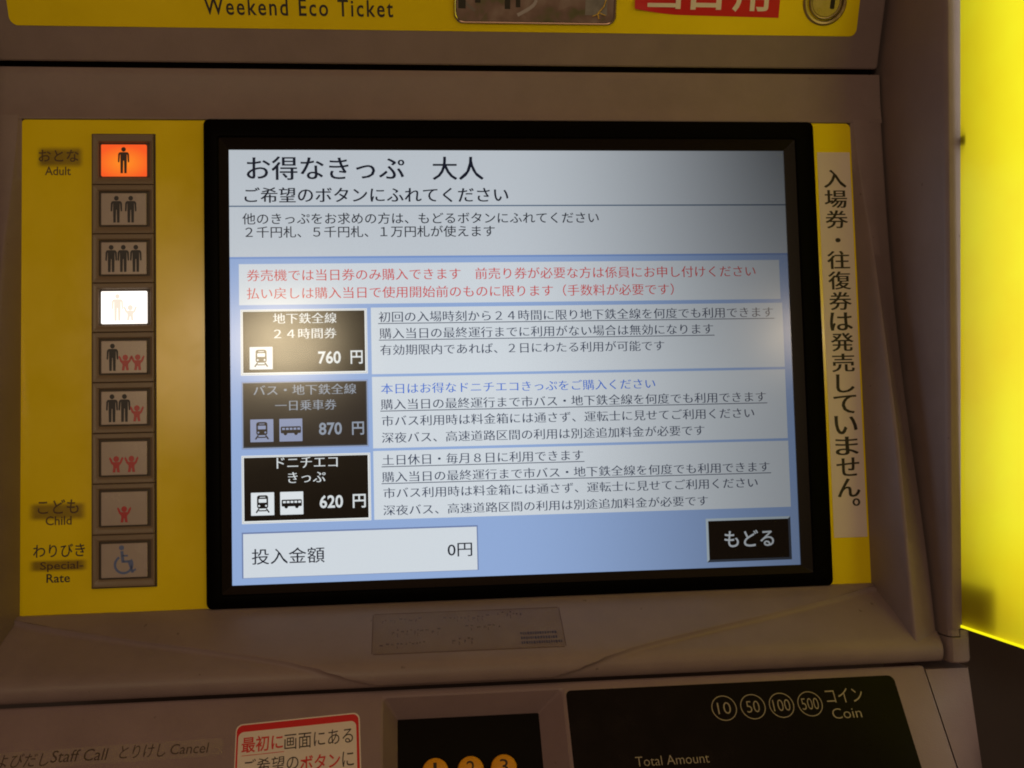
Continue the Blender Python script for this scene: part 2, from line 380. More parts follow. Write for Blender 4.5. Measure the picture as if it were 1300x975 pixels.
def rim(side):
    xo, xc, xi = (XR, CR, 191.6) if side > 0 else (XL, CL, -258.1)
    s = side; rows = []
    zs = [133.2 - i * 4 for i in range(74)]
    for z in zs:
        if z < -160: break
        ys = smoothcurve(SEAM, z); yc = smoothcurve(CREA, z)
        k = min(1, max(0, (125 - z) / 60))
        xcc = lerp(xi + s * 1.8, xc, k)
        c = min(1.6, max(.3, -yc * .25))
        rows.append([(xi, 2.0, z), (xi + s * .2, 0.0 - .3 * c, z), (xcc - s * .45 * c, yc + 1.4 * c, z), (xcc, yc + .35 * c, z), (xcc + s * .7 * c, yc, z),
                     (lerp(xcc, xo, .5), lerp(yc, ys, .42), z), (xo - s * 1.5, ys - .5, z), (xo - s * .4, ys - .1, z), (xo, ys + .8, z), (xo, ys + 35, z)])
    grid('side_rim', rows, M_house, T, 50)
rim(1); rim(-1)

# -- ledge under the screen with the two curved creases
LP = [(2, -126.9), (-.5, -127.4), (-5, -130), (-10, -132.6), (-20, -138.6), (-28, -143.8), (-33.5, -147.6), (-36.8, -150.2), (-39, -152.9), (-39.8, -155.6), (-39.6, -158.4), (-38.6, -160.6), (-37.4, -161.8), (-35.6, -162.3), (-20, -162.3)]
LN = [0.0]
for (a, b), (c, d) in zip(LP, LP[1:]): LN.append(LN[-1] + math.hypot(a - c, b - d))
def lpt(s):
    s = max(0, min(LN[-1], s))
    for i in range(len(LP) - 1):
        if s <= LN[i + 1]:
            t = (s - LN[i]) / (LN[i + 1] - LN[i]); a, b = LP[i], LP[i + 1]
            n = Vector((b[1] - a[1], -(b[0] - a[0]))).normalized()   # outward (towards the viewer, up)
            return lerp(a[0], b[0], t), lerp(a[1], b[1], t), n
S_LIP = LN[11]
def crease_s(x):
    """arc length at which the raised middle ends, from the crease line of the moulding"""
    if -77 <= x <= 9: return S_LIP
    if x < -77: u = (-77 - x) / (-77 - (-257))
    else: u = (x - 9) / (186 - 9)
    u = min(1, u)
    f = (1 - u) ** 0.8 * .88 + .12 * (1 - u) ** 4
    return lerp(7.0, S_LIP, f)
xs = sorted(set([XL + (XR - XL) * i / 150 for i in range(151)] + [-77, -76, -78, 9, 8, 10]))
rows = []
n1, n2 = 26, 34
for x in xs:
    sc = crease_s(x); r = []
    edge = .0 if (x < -262 or x > 194) else 1
    H = 2.1 * edge
    S1 = [sc * i / n1 for i in range(n1)] + [sc - .9 if sc > 2 else sc * .9, sc - .1] + [sc + .5, sc + 1.2] + [lerp(sc + 1.4, LN[-1], (i + 1) / n2) for i in range(n2)]
    S1 = [min(q, LN[-1]) for q in S1]
    for k, q in enumerate(S1):
        y, z, n = lpt(q)
        if k <= n1: h = H
        elif k == n1 + 1: h = H * .93
        elif k == n1 + 2: h = H * .25
        else: h = 0
        h *= min(1, q / 4)
        if q > LN[12]: h = min(h, 0.0)
        r.append((x, y + n[0] * h * (1 if n[0] < 0 else -1), z + abs(n[1]) * h * (1 if n[1] > 0 else 0)))
    rows.append(r)
grid('screen_ledge', rows, M_house, T, 50)

# -- side pillars (right one in view) with their feet
def pillar(side):
    s = side; base = 210.3 if s > 0 else -277.0; X = lambda d: base + s * d
    def ring(z):
        yf = -74.3 + (200 - z) / 357 * 30.9
        return [(X(1.6), 40), (X(1.6), yf + 4.2), (X(2.0), yf + 2.0), (X(3.2), yf + .5), (X(5.0), yf), (X(9.5), yf), (X(12), yf + .8), (X(13.4), yf + 2.6), (X(14), yf + 6), (X(14), 60)]
    zs = [260, 200, 100, 0, -100, -144.8]
    rows = [[(x, y, z) for x, y in ring(z)] for z in zs]
    vs = [(x * mm, y * mm, z * mm) for r in rows for x, y, z in r]; n = len(rows[0])
    fs = [(a * n + i, a * n + (i + 1) % n, (a + 1) * n + (i + 1) % n, (a + 1) * n + i) for a in range(len(rows) - 1) for i in range(n)]
    fs += [tuple(range(n)), tuple(range(n * (len(rows) - 1), n * len(rows)))]
    # tongue of the stepped joint
    b = len(vs); z0, z1, yf = -148.6, -144.8, -43.4
    tx = [(X(1.6), 40), (X(1.6), yf + 4.0), (X(2.0), yf + 1.8), (X(3.2), yf + .4), (X(4.5), yf), (X(7.0), yf), (X(7.0), 40)]
    vs += [(x * mm, y * mm, z1 * mm) for x, y in tx] + [(x * mm, y * mm, z0 * mm) for x, y in tx]; k = len(tx)
    fs += [(b + i, b + (i + 1) % k, b + k + (i + 1) % k, b + k + i) for i in range(k)] + [tuple(range(b + k, b + 2 * k))]
    me = mesh('side_pillar', vs, fs); bm = bmesh.new(); bm.from_mesh(me); bmesh.ops.recalc_face_normals(bm, faces=bm.faces); bm.to_mesh(me); bm.free()
    link('side_pillar', me, M_house, T, None, 30)
    # foot, with the matching step
    vs = []; fs = []
    def block(ring_pts, levels):
        b = len(vs); k = len(ring_pts)
        for z, ins in levels:
            for x, y in ring_pts:
                cx, cy = X(8), 0
                vs.append(((x + (cx - x) * ins) * mm, (y + (cy - y) * ins * .25) * mm, z * mm))
        for a in range(len(levels) - 1):
            for i in range(k): fs.append((b + a * k + i, b + a * k + (i + 1) % k, b + (a + 1) * k + (i + 1) % k, b + (a + 1) * k + i))
        fs.append(tuple(range(b, b + k))); fs.append(tuple(range(b + (len(levels) - 1) * k, b + len(levels) * k)))
    yf = -43.4
    full = [(X(1.7), 40), (X(1.7), yf + 3.8), (X(2.2), yf + 1.7), (X(3.4), yf + .4), (X(5.0), yf), (X(9.5), yf), (X(12), yf + .8), (X(13.4), yf + 2.6), (X(14), yf + 6), (X(14), 40)]
    part = [(X(7.6), 40), (X(7.6), yf + .1), (X(9.5), yf + .1), (X(12), yf + .9), (X(13.4), yf + 2.7), (X(13.9), yf + 6), (X(13.9), 40)]
    block(full, [(-149.3, .02), (-149.6, 0), (-160.0, 0), (-161.4, .02), (-162.2, .1)])
    block(part, [(-145.5, 0), (-149.3, 0)])
    me = mesh('pillar_foot', vs, fs); bm = bmesh.new(); bm.from_mesh(me); bmesh.ops.recalc_face_normals(bm, faces=bm.faces); bm.to_mesh(me); bm.free()
    link('pillar_foot', me, M_house, T, None, 30)
pillar(1); pillar(-1)

# -- yellow plate round the screen
yp = slab('yellow_plate', (-258.4, 191.8, -127.4, 131.0), (.5, .5, 3, 2), 0, 3, .25, M_yel, T)
for s, x0, x1, z0, z1, mt in (('おとな', -249.8, -229.5, 108.3, 114.8, M_ink_soft), ('Adult', -246.6, -233.5, 101.2, 105.8, M_ink_soft), ('こども', -249.6, -229.3, -75.2, -67.8, M_ink_soft),
                          ('Child', -245.7, -232.8, -80.9, -76.3, M_ink_soft), ('わりびき', -251.8, -226.2, -97.3, -90.5, M_ink), ('Special-', -248.3, -227.0, -104.6, -99.4, M_ink_soft), ('Rate', -245.2, -233.6, -110.1, -105.6, M_ink)):
    text(s, x0, x1, z0, z1, -.08, mt, yp, bold=.012 if s != 'わりびき' else .01)

# -- strip of passenger buttons
cells = [(100.4, 117.2), (74.2, 91.2), (48.1, 65.2), (22.4, 39.4), (-3.6, 13.4), (-30.2, -12.9), (-56.3, -38.9), (-82.0, -64.8), (-108.6, -91.2)]
SX0, SX1, SZ0, SZ1 = -222.3, -190.8, -113.4, 122.8
slab('strip_surround', (SX0 - .6, SX1 + .6, SZ0 - .6, SZ1 + .6), .4, -.25, 1, .1, M_well, T)
st = slab('button_strip', (SX0, SX1, SZ0, SZ1), .5, -.5, 1, .15, M_well, T)
bounds = [SZ1] + [(a[0] + b[1]) / 2 for a, b in zip(cells, cells[1:])] + [SZ0]
def cell_frame(i, z0, z1, top_z, bot_z):
    x0, x1 = -218.9, -193.0
    o = rr(SX0 + .2, SX1 - .2, bot_z + .12, top_z - .12, .3)
    o2 = rr(SX0 + .5, SX1 - .5, bot_z + .42, top_z - .42, .3)
    mid = rr(x0 - 1.2, x1 + 1.2, z0 - 1.9, z1 + 1.9, .6)
    inn = rr(x0, x1, z0 - .8, z1 + 1.2, .5)
    vs, fs = loft([(o, -.5), (o, -1.5), (o2, -1.9), (mid, -1.95), (inn, -1.3), (inn, -.5)])
    me = mesh('cell_frame', vs, fs); bm = bmesh.new(); bm.from_mesh(me); bmesh.ops.recalc_face_normals(bm, faces=bm.faces); bm.to_mesh(me); bm.free()
    link('cell_frame', me, M_strip, st, None, 30)
for i, (z0, z1) in enumerate(cells): cell_frame(i, z0, z1, bounds[i], bounds[i + 1])

def adult(cx, zt, h):
    """standing figure: head disc and body outlines, mm"""
    w_ = h * .40; P = []
    P.append(disc(cx, zt - h * .085, h * .085, h * .09, 18))
    X = lambda t: cx + t * w_; Z = lambda t: zt - t * h
    P.append([(X(-.30), Z(.19)), (X(.30), Z(.19)), (X(.30), Z(.52)), (X(-.30), Z(.52))][::-1])
    for s in (-1, 1):
        P.append([(X(s * .30), Z(.19)), (X(s * .42), Z(.21)), (X(s * .50), Z(.27)), (X(s * .52), Z(.56)), (X(s * .44), Z(.59)), (X(s * .38), Z(.56)), (X(s * .335), Z(.30)), (X(s * .30), Z(.27))])
        P.append([(X(s * .03), Z(.52)), (X(s * .30), Z(.52)), (X(s * .28), Z(1.0)), (X(s * .06), Z(1.0))])
    return P
def child(cx, zt, h):
    w_ = h * .42; X = lambda t: cx + t * w_; Z = lambda t: zt - t * h; P = []
    P.append(disc(cx, Z(.19), h * .165, h * .175, 18))
    P.append([(X(-.44), Z(.37)), (X(.44), Z(.37)), (X(.40), Z(.74)), (X(-.40), Z(.74))])
    for s in (-1, 1):
        P.append([(X(s * .44), Z(.37)), (X(s * .43), Z(.58)), (X(s * .72), Z(.44)), (X(s * .98), Z(.16)), (X(s * .84), Z(.06)), (X(s * .62), Z(.20)), (X(s * .50), Z(.33))])
        P.append([(X(s * .05), Z(.74)), (X(s * .42), Z(.74)), (X(s * .50), Z(.98)), (X(s * .12), Z(.98))])
    return P
def ring_polys(cx, cz, r1, r0, a0, a1, n=26):
    P = []
    for k in range(n):
        a = math.radians(lerp(a0, a1, k / n)); b = math.radians(lerp(a0, a1, (k + 1) / n))
        P.append([(cx + r1 * math.cos(a), cz + r1 * math.sin(a)), (cx + r1 * math.cos(b), cz + r1 * math.sin(b)), (cx + r0 * math.cos(b), cz + r0 * math.sin(b)), (cx + r0 * math.cos(a), cz + r0 * math.sin(a))])
    return P
def stroke(pts, wd):
    P = []
    for (a, b), (c, d) in zip(pts, pts[1:]):
        n = Vector((-(d - b), c - a)).normalized() * wd / 2
        P.append([(a + n.x, b + n.y), (c + n.x, d + n.y), (c - n.x, d - n.y), (a - n.x, b - n.y)])
    return P
spec = [('A', [('a', .5)]), ('B', [('a', .34), ('a', .655)]), ('C', [('a', .225), ('a', .49), ('a', .765)]), ('D', [('a', .36), ('c', .64)]),
        ('E', [('a', .25), ('c', .53), ('c', .80)]), ('F', [('a', .24), ('a', .51), ('c', .78)]), ('G', [('c', .33), ('c', .66)]), ('H', [('c', .5)]), ('I', [('w', .5)])]
blabel = {0: 'button lit orange with one adult figure', 3: 'button glaring white, its figures washed out', 8: 'button with a blue wheelchair sign'}
for i, ((z0, z1), (_, figs)) in enumerate(zip(cells, spec)):
    x0, x1 = -217.7, -194.6
    mt = M_orange if i == 0 else (M_whiteglare if i == 3 else M_btn)
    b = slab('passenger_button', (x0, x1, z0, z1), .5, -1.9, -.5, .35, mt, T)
    if i in blabel: b['label'] = blabel[i]
    h = z1 - z0; W = x1 - x0
    for kind, fx in figs:
        cx = x0 + fx * W
        if kind == 'a':
            P = adult(cx, z1 - .09 * h, .83 * h); mt = M_fig
        elif kind == 'c':
            P = child(cx, z1 - .42 * h, .50 * h); mt = M_figred
        else:
            c = (cx - .3, z0 + .38 * h); mt = M_figblue
            P = ring_polys(c[0], c[1], 4.9, 3.7, 120, 395) + [disc(cx - 1.3, z0 + .875 * h, 1.25)]
            P += stroke([(cx - 1.2, z0 + .78 * h), (cx - .6, z0 + .44 * h)], 1.5) + stroke([(cx - .7, z0 + .47 * h), (cx + 2.6, z0 + .47 * h)], 1.2) + stroke([(cx + 2.2, z0 + .50 * h), (cx + 4.2, z0 + .14 * h)], 1.3) + stroke([(cx + 3.7, z0 + .17 * h), (cx + 5.8, z0 + .24 * h)], 1.0) + stroke([(cx - .9, z0 + .64 * h), (cx + 1.8, z0 + .64 * h)], .9)
        if i == 0: mt = M_fig_lit
        if i == 3: mt = M_fig_wash
        flat({'a': 'adult_figure', 'c': 'child_figure', 'w': 'wheelchair_sign'}[kind], P, -1.96, mt, b)

# -- bezel
bz = dict(x0=-164.9, x1=168.8, z0=-126.4, z1=130.7)
def R2(d, r): return rr(bz['x0'] + d, bz['x1'] - d, bz['z0'] + d, bz['z1'] - d, r)
SXa, SXb, SZa, SZb = -152.3, 151.9, -114.9, 114.9
vs, fs = loft([(R2(0, 3.2), 1), (R2(0, 3.2), -3.0), (R2(.5, 2.8), -4.0), (R2(1.6, 2.2), -4.6),
               (rr(SXa - 5.5, SXb + 6.5, SZa - 5.0, SZb + 6.5, 1.5), -4.4), (rr(SXa - 4.6, SXb + 5.6, SZa - 4.2, SZb + 5.6, 1), -3.7)])
me = mesh('bezel', vs, fs); bm = bmesh.new(); bm.from_mesh(me); bmesh.ops.recalc_face_normals(bm, faces=bm.faces); bm.to_mesh(me); bm.free()
bez = link('bezel', me, M_bezel, T, None, 30)
vs, fs = loft([(rr(SXa - 4.6, SXb + 5.6, SZa - 4.2, SZb + 5.6, 1), -3.7), (rr(SXa - .6, SXb + .6, SZa - .6, SZb + .6, .3), -1.2), (rr(SXa, SXb, SZa, SZb, .1), -1.0), (rr(SXa, SXb, SZa, SZb, .1), .2)])
me = mesh('inner_lip', vs, fs); bm = bmesh.new(); bm.from_mesh(me); bmesh.ops.recalc_face_normals(bm, faces=bm.faces); bm.to_mesh(me); bm.free()
link('inner_lip', me, M_bezin, bez, None, 30)

# ================================================================ THE SCREEN
BG = lcd((146, 172, 216)); HEADC = lcd((196, 204, 212)); PANEL = lcd((210, 218, 225)); LINE = lcd((92, 112, 135)); BLUE_L = lcd((120, 150, 205))
TXT = lcd((20, 27, 42)); TXT2 = lcd((46, 57, 82)); TRED = lcd((202, 74, 76)); TBLUE = lcd((58, 108, 205)); WHITE = lcd((232, 236, 236)); TILE = lcd((20, 15, 10)); TILE_OFF = lcd((44, 38, 34))
GREYW = lcd((150, 160, 178)); TGREY = lcd((140, 150, 165)); DARKEDGE = lcd((60, 68, 80)); ICON_INK = lcd((16, 14, 14))
disp = slab('display_panel', (SXa - .5, SXb + .5, SZa - .5, SZb + .5), .2, -.06, 2, .01, BG, T)
def scr(name, r, y, mat, par=None): return flat(name, [box_poly(*r)], y, mat, par or disp)
scr('header_area', (SXa, SXb, 57.2, SZb), -.10, HEADC)
scr('header_rule', (SXa, SXb, 84.1, 84.8), -.14, LINE)
scr('header_edge', (SXa, SXb, 56.2, 57.2), -.12, BLUE_L)
scr('notice_box', (-147.6, 147.0, 31.5, 53.4), -.10, PANEL)
for r in ((-78.7, 147.8, -6.3, 29.4), (-78.7, 147.8, -45.7, -7.7), (-78.7, 147.9, -83.3, -47.1)):
    scr('description_box', r, -.10, PANEL)
scr('amount_shadow', (-147.3, -24.2, -111.5, -87.8), -.10, lcd((110, 128, 170)))
scr('amount_box', (-146.6, -24.8, -111.3, -88.6), -.12, PANEL)
TT = [
    ('お得なきっぷ\u3000大人', -142.9, -16.8, 98.6, 111.4, 0), ('ご希望のボタンにふれてください', -144.2, -3.5, 86.3, 94.6, 0),
    ('他のきっぷをお求めの方は、もどるボタンにふれてください', -145.5, 46.1, 74.6, 80.8, 0), ('２千円札、５千円札、１万円札が使えます', -144.0, -11.3, 67.4, 73.6, 0),
    ('券売機では当日券のみ購入できます\u3000前売り券が必要な方は係員にお申し付けください', -143.4, 133.2, 44.2, 50.4, 1), ('払い戻しは購入当日で使用開始前のものに限ります（手数料が必要です）', -143.5, 86.6, 34.5, 40.8, 1),
    ('初回の入場時刻から２４時間に限り地下鉄全線を何度でも利用できます', -74.5, 142.2, 21.5, 27.2, 3), ('購入当日の最終運行までに利用がない場合は無効になります', -74.2, 107.9, 12.6, 18.3, 3),
    ('有効期限内であれば、２日にわたる利用が可能です', -74.0, 80.2, 3.8, 9.4, 2), ('本日はお得なドニチエコきっぷをご購入ください', -73.9, 74.4, -16.9, -11.4, 4),
    ('購入当日の最終運行まで市バス・地下鉄全線を何度でも利用できます', -74.1, 136.2, -25.3, -19.7, 3), ('市バス利用時は料金箱には通さず、運転士に見せてご利用ください', -73.8, 129.2, -34.1, -28.5, 2),
    ('深夜バス、高速道路区間の利用は別途追加料金が必要です', -73.9, 100.9, -43.0, -37.4, 2), ('土日休日・毎月８日に利用できます', -73.9, 33.5, -54.8, -49.2, 3),
    ('購入当日の最終運行まで市バス・地下鉄全線を何度でも利用できます', -74.1, 136.7, -63.7, -58.2, 3), ('市バス利用時は料金箱には通さず、運転士に見せてご利用ください', -73.6, 129.6, -72.2, -66.7, 2),
    ('深夜バス、高速道路区間の利用は別途追加料金が必要です', -73.8, 101.4, -81.2, -75.8, 2), ('投入金額', -142.2, -104.9, -104.6, -96.4, 0), ('0円', -40.4, -27.5, -104.0, -96.9, 0)]
for s, x0, x1, z0, z1, st_ in TT:
    mt = {0: TXT, 1: TRED, 2: TXT2, 3: TXT2, 4: TBLUE}[st_]
    text(s, x0, x1, z0, z1, -.22, mt, disp, fat=(.010 if z1 > 80 and z1 != 80.8 else .004) if st_ == 0 else 0, brush=.0 if st_ == 0 else (.008 if st_ == 1 else .011))
    if st_ == 3: scr('underline', (x0 - .5, x1 + .8, z0 - .95, z0 - .55), -.2, TXT2)
# back button
bb = flat('back_button', [box_poly(99.9, 147.3, -111.9, -88.4)], -.10, DARKEDGE, T)
flat('highlight_edge', [[(99.9, -111.9), (101.2, -110.6), (101.2, -89.7), (146.0, -89.7), (147.3, -88.4), (99.9, -88.4)]], -.13, lcd((190, 205, 214)), bb)
flat('button_face', [box_poly(101.2, 146.0, -110.6, -89.7)], -.15, TILE, bb)
text('もどる', 109.9, 137.6, -104.2, -95.2, -.22, lcd((205, 212, 218)), bb, bold=.012)
# ticket tiles
def train_icon(x0, z0, a, sq, ink, par):
    ic = flat('train_icon', [rr(x0, x0 + a, z0, z0 + a, .3)], -.2, sq, par)
    return x0, z0, a, ink, sq
def icon(kind, x0, z0, par, sq, ink):
    a = 11.9; U = lambda t: x0 + t * a; V = lambda t: z0 + t * a
    flat('icon_square', [rr(x0, x0 + a, z0, z0 + a, .25)], -.19, sq, par)
    if kind == 't':
        flat('train_icon', [rr(U(.26), U(.74), V(.30), V(.88), 1.2)] + stroke([(U(.34), V(.29)), (U(.22), V(.12))], .75) + stroke([(U(.66), V(.29)), (U(.78), V(.12))], .75) + [box_poly(U(.33), U(.67), V(.18), V(.23))], -.23, ink, par)
        flat('train_window', [rr(U(.33), U(.67), V(.56), V(.72), .3), box_poly(U(.38), U(.62), V(.78), V(.81)), disc(U(.35), V(.42), .5, n=10), disc(U(.65), V(.42), .5, n=10), ], -.26, sq, par)
    else:
        flat('bus_icon', [rr(U(.06), U(.94), V(.36), V(.66), .6)] + [disc(U(.26), V(.35), .95, n=12), disc(U(.72), V(.35), .95, n=12)], -.23, ink, par)
        flat('bus_window', [box_poly(U(.12 + k * .165), U(.24 + k * .165), V(.51), V(.60)) for k in range(5)], -.26, sq, par)
def tile(r, on, lines, price, bus, icz, px):
    x0, x1, z0, z1 = r
    edge = WHITE if on else GREYW; ink = TILE if on else TILE_OFF; tc = lcd((214, 220, 222)) if on else TGREY
    t = flat('ticket_tile', [box_poly(x0, x1, z0, z1)], -.10, lcd((128, 148, 196)) if not on else WHITE, T)
    t['label'] = {'760': 'ticket button priced 760', '870': 'greyed out ticket button priced 870', '620': 'ticket button priced 620'}[price]
    flat('tile_line', [box_poly(x0 + .45, x1 - .45, z0 + .45, z1 - .45)], -.12, DARKEDGE if on else GREYW, t)
    flat('tile_rim', [box_poly(x0 + (.6 if on else .8), x1 - (.6 if on else .8), z0 + (.6 if on else .8), z1 - (.6 if on else .8))], -.135, edge if on else DARKEDGE, t)
    flat('tile_face', [box_poly(x0 + 1.2, x1 - 1.3, z0 + 1.4, z1 - 1.1)], -.15, ink, t)
    for s, a, b, c, d in lines: text(s, a, b, c, d, -.22, tc, t, bold=.004, brush=.012)
    sq = lcd((222, 228, 232)) if on else lcd((140, 150, 180)); ii = ICON_INK if on else TILE_OFF
    icon('t', -142.4, icz, t, sq, ii)
    if bus: icon('b', -127.4, icz, t, sq, ii)
    text(price, px[0], px[1], px[2], px[3], -.22, tc, t, bold=.022)
    text('円', px[4], px[5], px[2] - .3, px[3] + .1, -.22, tc, t, bold=.018)
tile((-147.0, -80.8, -5.8, 29.1), True, [('地下鉄全線', -130.0, -97.0, 21.4, 27.0), ('２４時間券', -129.6, -97.1, 13.3, 18.8)], '760', False, -2.7, (-106.8, -94.9, -.3, 6.5, -89.8, -83.4))
tile((-146.9, -80.8, -44.7, -9.0), False, [('バス・地下鉄全線', -140.5, -87.2, -16.5, -11.0), ('一日乗車券', -129.4, -97.7, -24.7, -19.2)], '870', True, -40.9, (-106.9, -94.9, -38.0, -31.4, -89.6, -83.3))
tile((-147.1, -80.3, -83.4, -47.9), True, [('ドニチエコ', -128.9, -97.5, -55.0, -49.3), ('きっぷ', -123.1, -103.9, -62.7, -57.1)], '620', True, -79.2, (-107.0, -94.9, -76.4, -69.6, -89.8, -83.0))
# glass over it all
flat('touch_glass', [rr(SXa - .3, SXb + .3, SZa - .3, SZb + .3, .2)], -.9, M_glass, T)

# ================================================================ UPPER LABEL
lp = slab('label_plate', (-261.9, 194.2, 18.3, 100), (4.5, 4.0, 4, 4), -.35, .5, .2, M_yel, T, FO)
Mi = Matrix.Identity(4)
text('Weekend Eco Ticket', -162.5, -63.8, 24.9, 33.6, -.45, M_ink, lp, bold=.012, sp=1.22)
text('きっぷ', -236, -189.5, 32.0, 44.5, -.45, M_ink, lp, bold=.02)
win = bpy.data.objects.new('viewing_window', None); COL.objects.link(win); win.parent = T; win.matrix_local = FO
W0 = (-31.6, 57.2, 22.2, 92)
def wr(d, r): return rr(W0[0] + d, W0[1] - d, W0[2] + d, W0[3] - d, r)
vs, fs = loft([(wr(0, 5.5), -.2), (wr(.15, 5.4), -1.3), (wr(.7, 5.0), -1.8), (wr(1.5, 4.4), -1.2), (wr(1.6, 4.3), 0)])
me = mesh('window_rim', vs, fs); bm = bmesh.new(); bm.from_mesh(me); bmesh.ops.recalc_face_normals(bm, faces=bm.faces); bm.to_mesh(me); bm.free()
link('window_rim', me, M_chrome, win, None, 40)
flat('printed_card', [wr(1.2, 4.5)], -.48, M_card, win)
flat('clear_cover', [wr(.8, 4.7)], -1.4, M_dome, win)
def ribbon(name, pts, wd, y, mat, par): return flat(name, stroke(pts, wd), y, mat, par)
ribbon('white_curl', [(3 + 10 * math.sin(t * .22), 27 + t * 1.1) for t in range(0, 14)], 1.8, -.56, M_paper, win)
ribbon('white_curl', [(-20 - 7 * math.sin(t * .25), 29 + t * 1.2) for t in range(0, 12)], 1.4, -.56, plain('card_grey', (.35, .30, .26), .5), win)
flat('card_patch', [box_poly(40, 52, 27.5, 50), ], -.55, plain('card_pale', (.42, .40, .36), .4, mottle=.3, mscale=90), win)
flat('card_block', [box_poly(-4, -1, 30, 36), box_poly(2, 4.5, 31, 36), box_poly(-29, -25, 30, 40), box_poly(-20, -17, 33, 41)], -.60, plain('card_dark', (.03, .03, .015), .5), win)
ribbon('gold_thread', [(47.5, 25.6), (46.8, 28.5), (50, 32), (51.5, 37), (55, 42)], .55, -1.6, M_gold, win)
ribbon('gold_thread', [(44, 27.0), (48, 28.6), (51, 27.4)], .4, -1.65, M_gold, win)
# key lock
kl = bpy.data.objects.new('key_lock', None); COL.objects.link(kl); kl.parent = T; kl.matrix_local = FO
kc = (174.0, 36.3)
def turned(name, prof_, mat, par):
    rings = [(disc(kc[0], kc[1], r, n=40), y) for r, y in prof_]
    vs, fs = loft(rings, cap1=True)
    me = mesh(name, vs, fs); bm = bmesh.new(); bm.from_mesh(me); bmesh.ops.recalc_face_normals(bm, faces=bm.faces); bm.to_mesh(me); bm.free()
    return link(name, me, mat, par, None, 25)
turned('lock_collar', [(12.6, .2), (12.4, -1.0), (11.6, -1.8), (10.4, -1.6), (9.8, -.6), (9.7, 0)], M_lock, kl)
turned('lock_barrel', [(9.3, 0), (9.2, -1.6), (8.7, -2.0), (8.2, -1.9), (8.0, -1.5), (7.7, -1.5), (7.5, -1.9), (.5, -1.9)], M_lock, kl)
flat('keyhole', [rr(kc[0] + 2.6, kc[0] + 5.2, 32.6, 41, .6)], -1.96, M_dark, kl)

# ================================================================ CONSOLE
def console():
    o = lambda d, q: rr(XL - 6 + d, 201.6 - d, -130 + d, 2.2 - d, q)
    h1 = rr(-75.6, 14.6, -86, .1 - 1.1, 2.0); h2 = rr(-74.4, 13.4, -85, -1.9, 2.0)
    h3 = rr(-67.8, 2.2, -80, -8.6, .8)
    vs, fs = loft([(o(0, 2), 30), (o(0, 2), 1.2), (o(.4, 1.8), .3), (o(1.3, 1.2), 0), (h1, 0), (h2, .5), (h3, 12), (h3, 14)])
    me = mesh('console', vs, fs); bm = bmesh.new(); bm.from_mesh(me); bmesh.ops.recalc_face_normals(bm, faces=bm.faces); bm.to_mesh(me); bm.free()
    return link('console', me, M_house2, T, KO, 15)
console()
slab('keypad_board', (-67.6, 2.0, -79.8, -8.8), .5, 12.2, 14, .1, M_board, T, KO)
for s, x in (('1', -49.9), ('2', -33.0), ('3', -17.1)):
    rings = [(disc(x, -35.3, r, n=32), y) for r, y in ((6.4, 12.2), (6.3, 9.2), (5.9, 8.4), (5.2, 8.1))]
    vs, fs = loft(rings, cap1=True)
    me = mesh('key_button', vs, fs); bm = bmesh.new(); bm.from_mesh(me); bmesh.ops.recalc_face_normals(bm, faces=bm.faces); bm.to_mesh(me); bm.free()
    k = link('key_button', me, M_key, T, KO, 35)
    k['label'] = 'round orange key marked ' + s
    text(s, x - (.9 if s == '1' else 2.0), x + (.7 if s == '1' else 2.0), -38.6, -31.6, 8.02, M_ink, k, bold=.0)
cp = slab('coin_panel', (15.2, 183.6, -120, -2.7), (2, 2, 3.4, 2.5), -.35, .6, .2, M_black, T, KO)
for s, x in (('10', 92.8), ('50', 107.4), ('100', 122.0), ('500', 136.6)):
    cz = -15.4
    cm = flat('coin_mark', ring_polys(x, cz, 6.3, 5.9, 0, 360, 40), -.42, M_silver, cp)
    hw = {2: 3.3, 3: 4.3}[len(s)]
    text(s, x - hw, x + hw, cz - 2.9, cz + 2.9, -.42, M_silver, cp, bold=-.012)
text('コイン', 145.6, 164.6, -15.6, -8.3, -.42, M_silver, cp, bold=-.006)
text('Coin', 146.6, 161.4, -23.5, -18.4, -.42, M_silver, cp, bold=-.01)
text('Total Amount', 44.9, 80.6, -41.2, -36.7, -.42, M_silver, cp, bold=-.01)
# recessed call button at the very bottom
bm_ = slab('call_button', (-241, -225, -44, -29.5), 7, -1.2, .5, .5, M_board, T, KO)
# flank of the cabinet right of the console
def flank():
    A = [(201.9, -36.4 , -166.1), (201.9, -36.3 - 72.7, -165.5 - 107.8)]
    B = [(213, -36.6, -165.9), (210.5, -36.6 - 38, -165.5 - 107.8)]
    Bo = [(224.6, -38.2, -165.6), (219.9, -66.4, -273.3)]
    E_ = [(225.2, 60, -165.6), (220.5, 60, -273.3)]
    rows = []
    for t in [i / 10 for i in range(11)]:
        a = [lerp(A[0][k], A[1][k], t) for k in range(3)]; bo = [lerp(Bo[0][k], Bo[1][k], t) for k in range(3)]; e = [lerp(E_[0][k], E_[1][k], t) for k in range(3)]
        mid = [lerp(a[k], bo[k], .5) for k in range(3)]
        rows.append([tuple(a), tuple(mid), (bo[0] - 1.2, bo[1] - .6, bo[2]), (bo[0], bo[1] + 1.5, bo[2]), tuple(e)])
    grid('cabinet_flank', rows, M_house2, T, 25)
    flat_v = [(201.9, -36.4, -166.1), (224.6, -38.2, -165.6), (225.2, 60, -165.6), (201.9, 60, -165.6)]
    link('cabinet_shelf', mesh('cabinet_shelf', [tuple(c * mm for c in v) for v in flat_v], [(0, 1, 2, 3)]), M_house2, T)
flank()

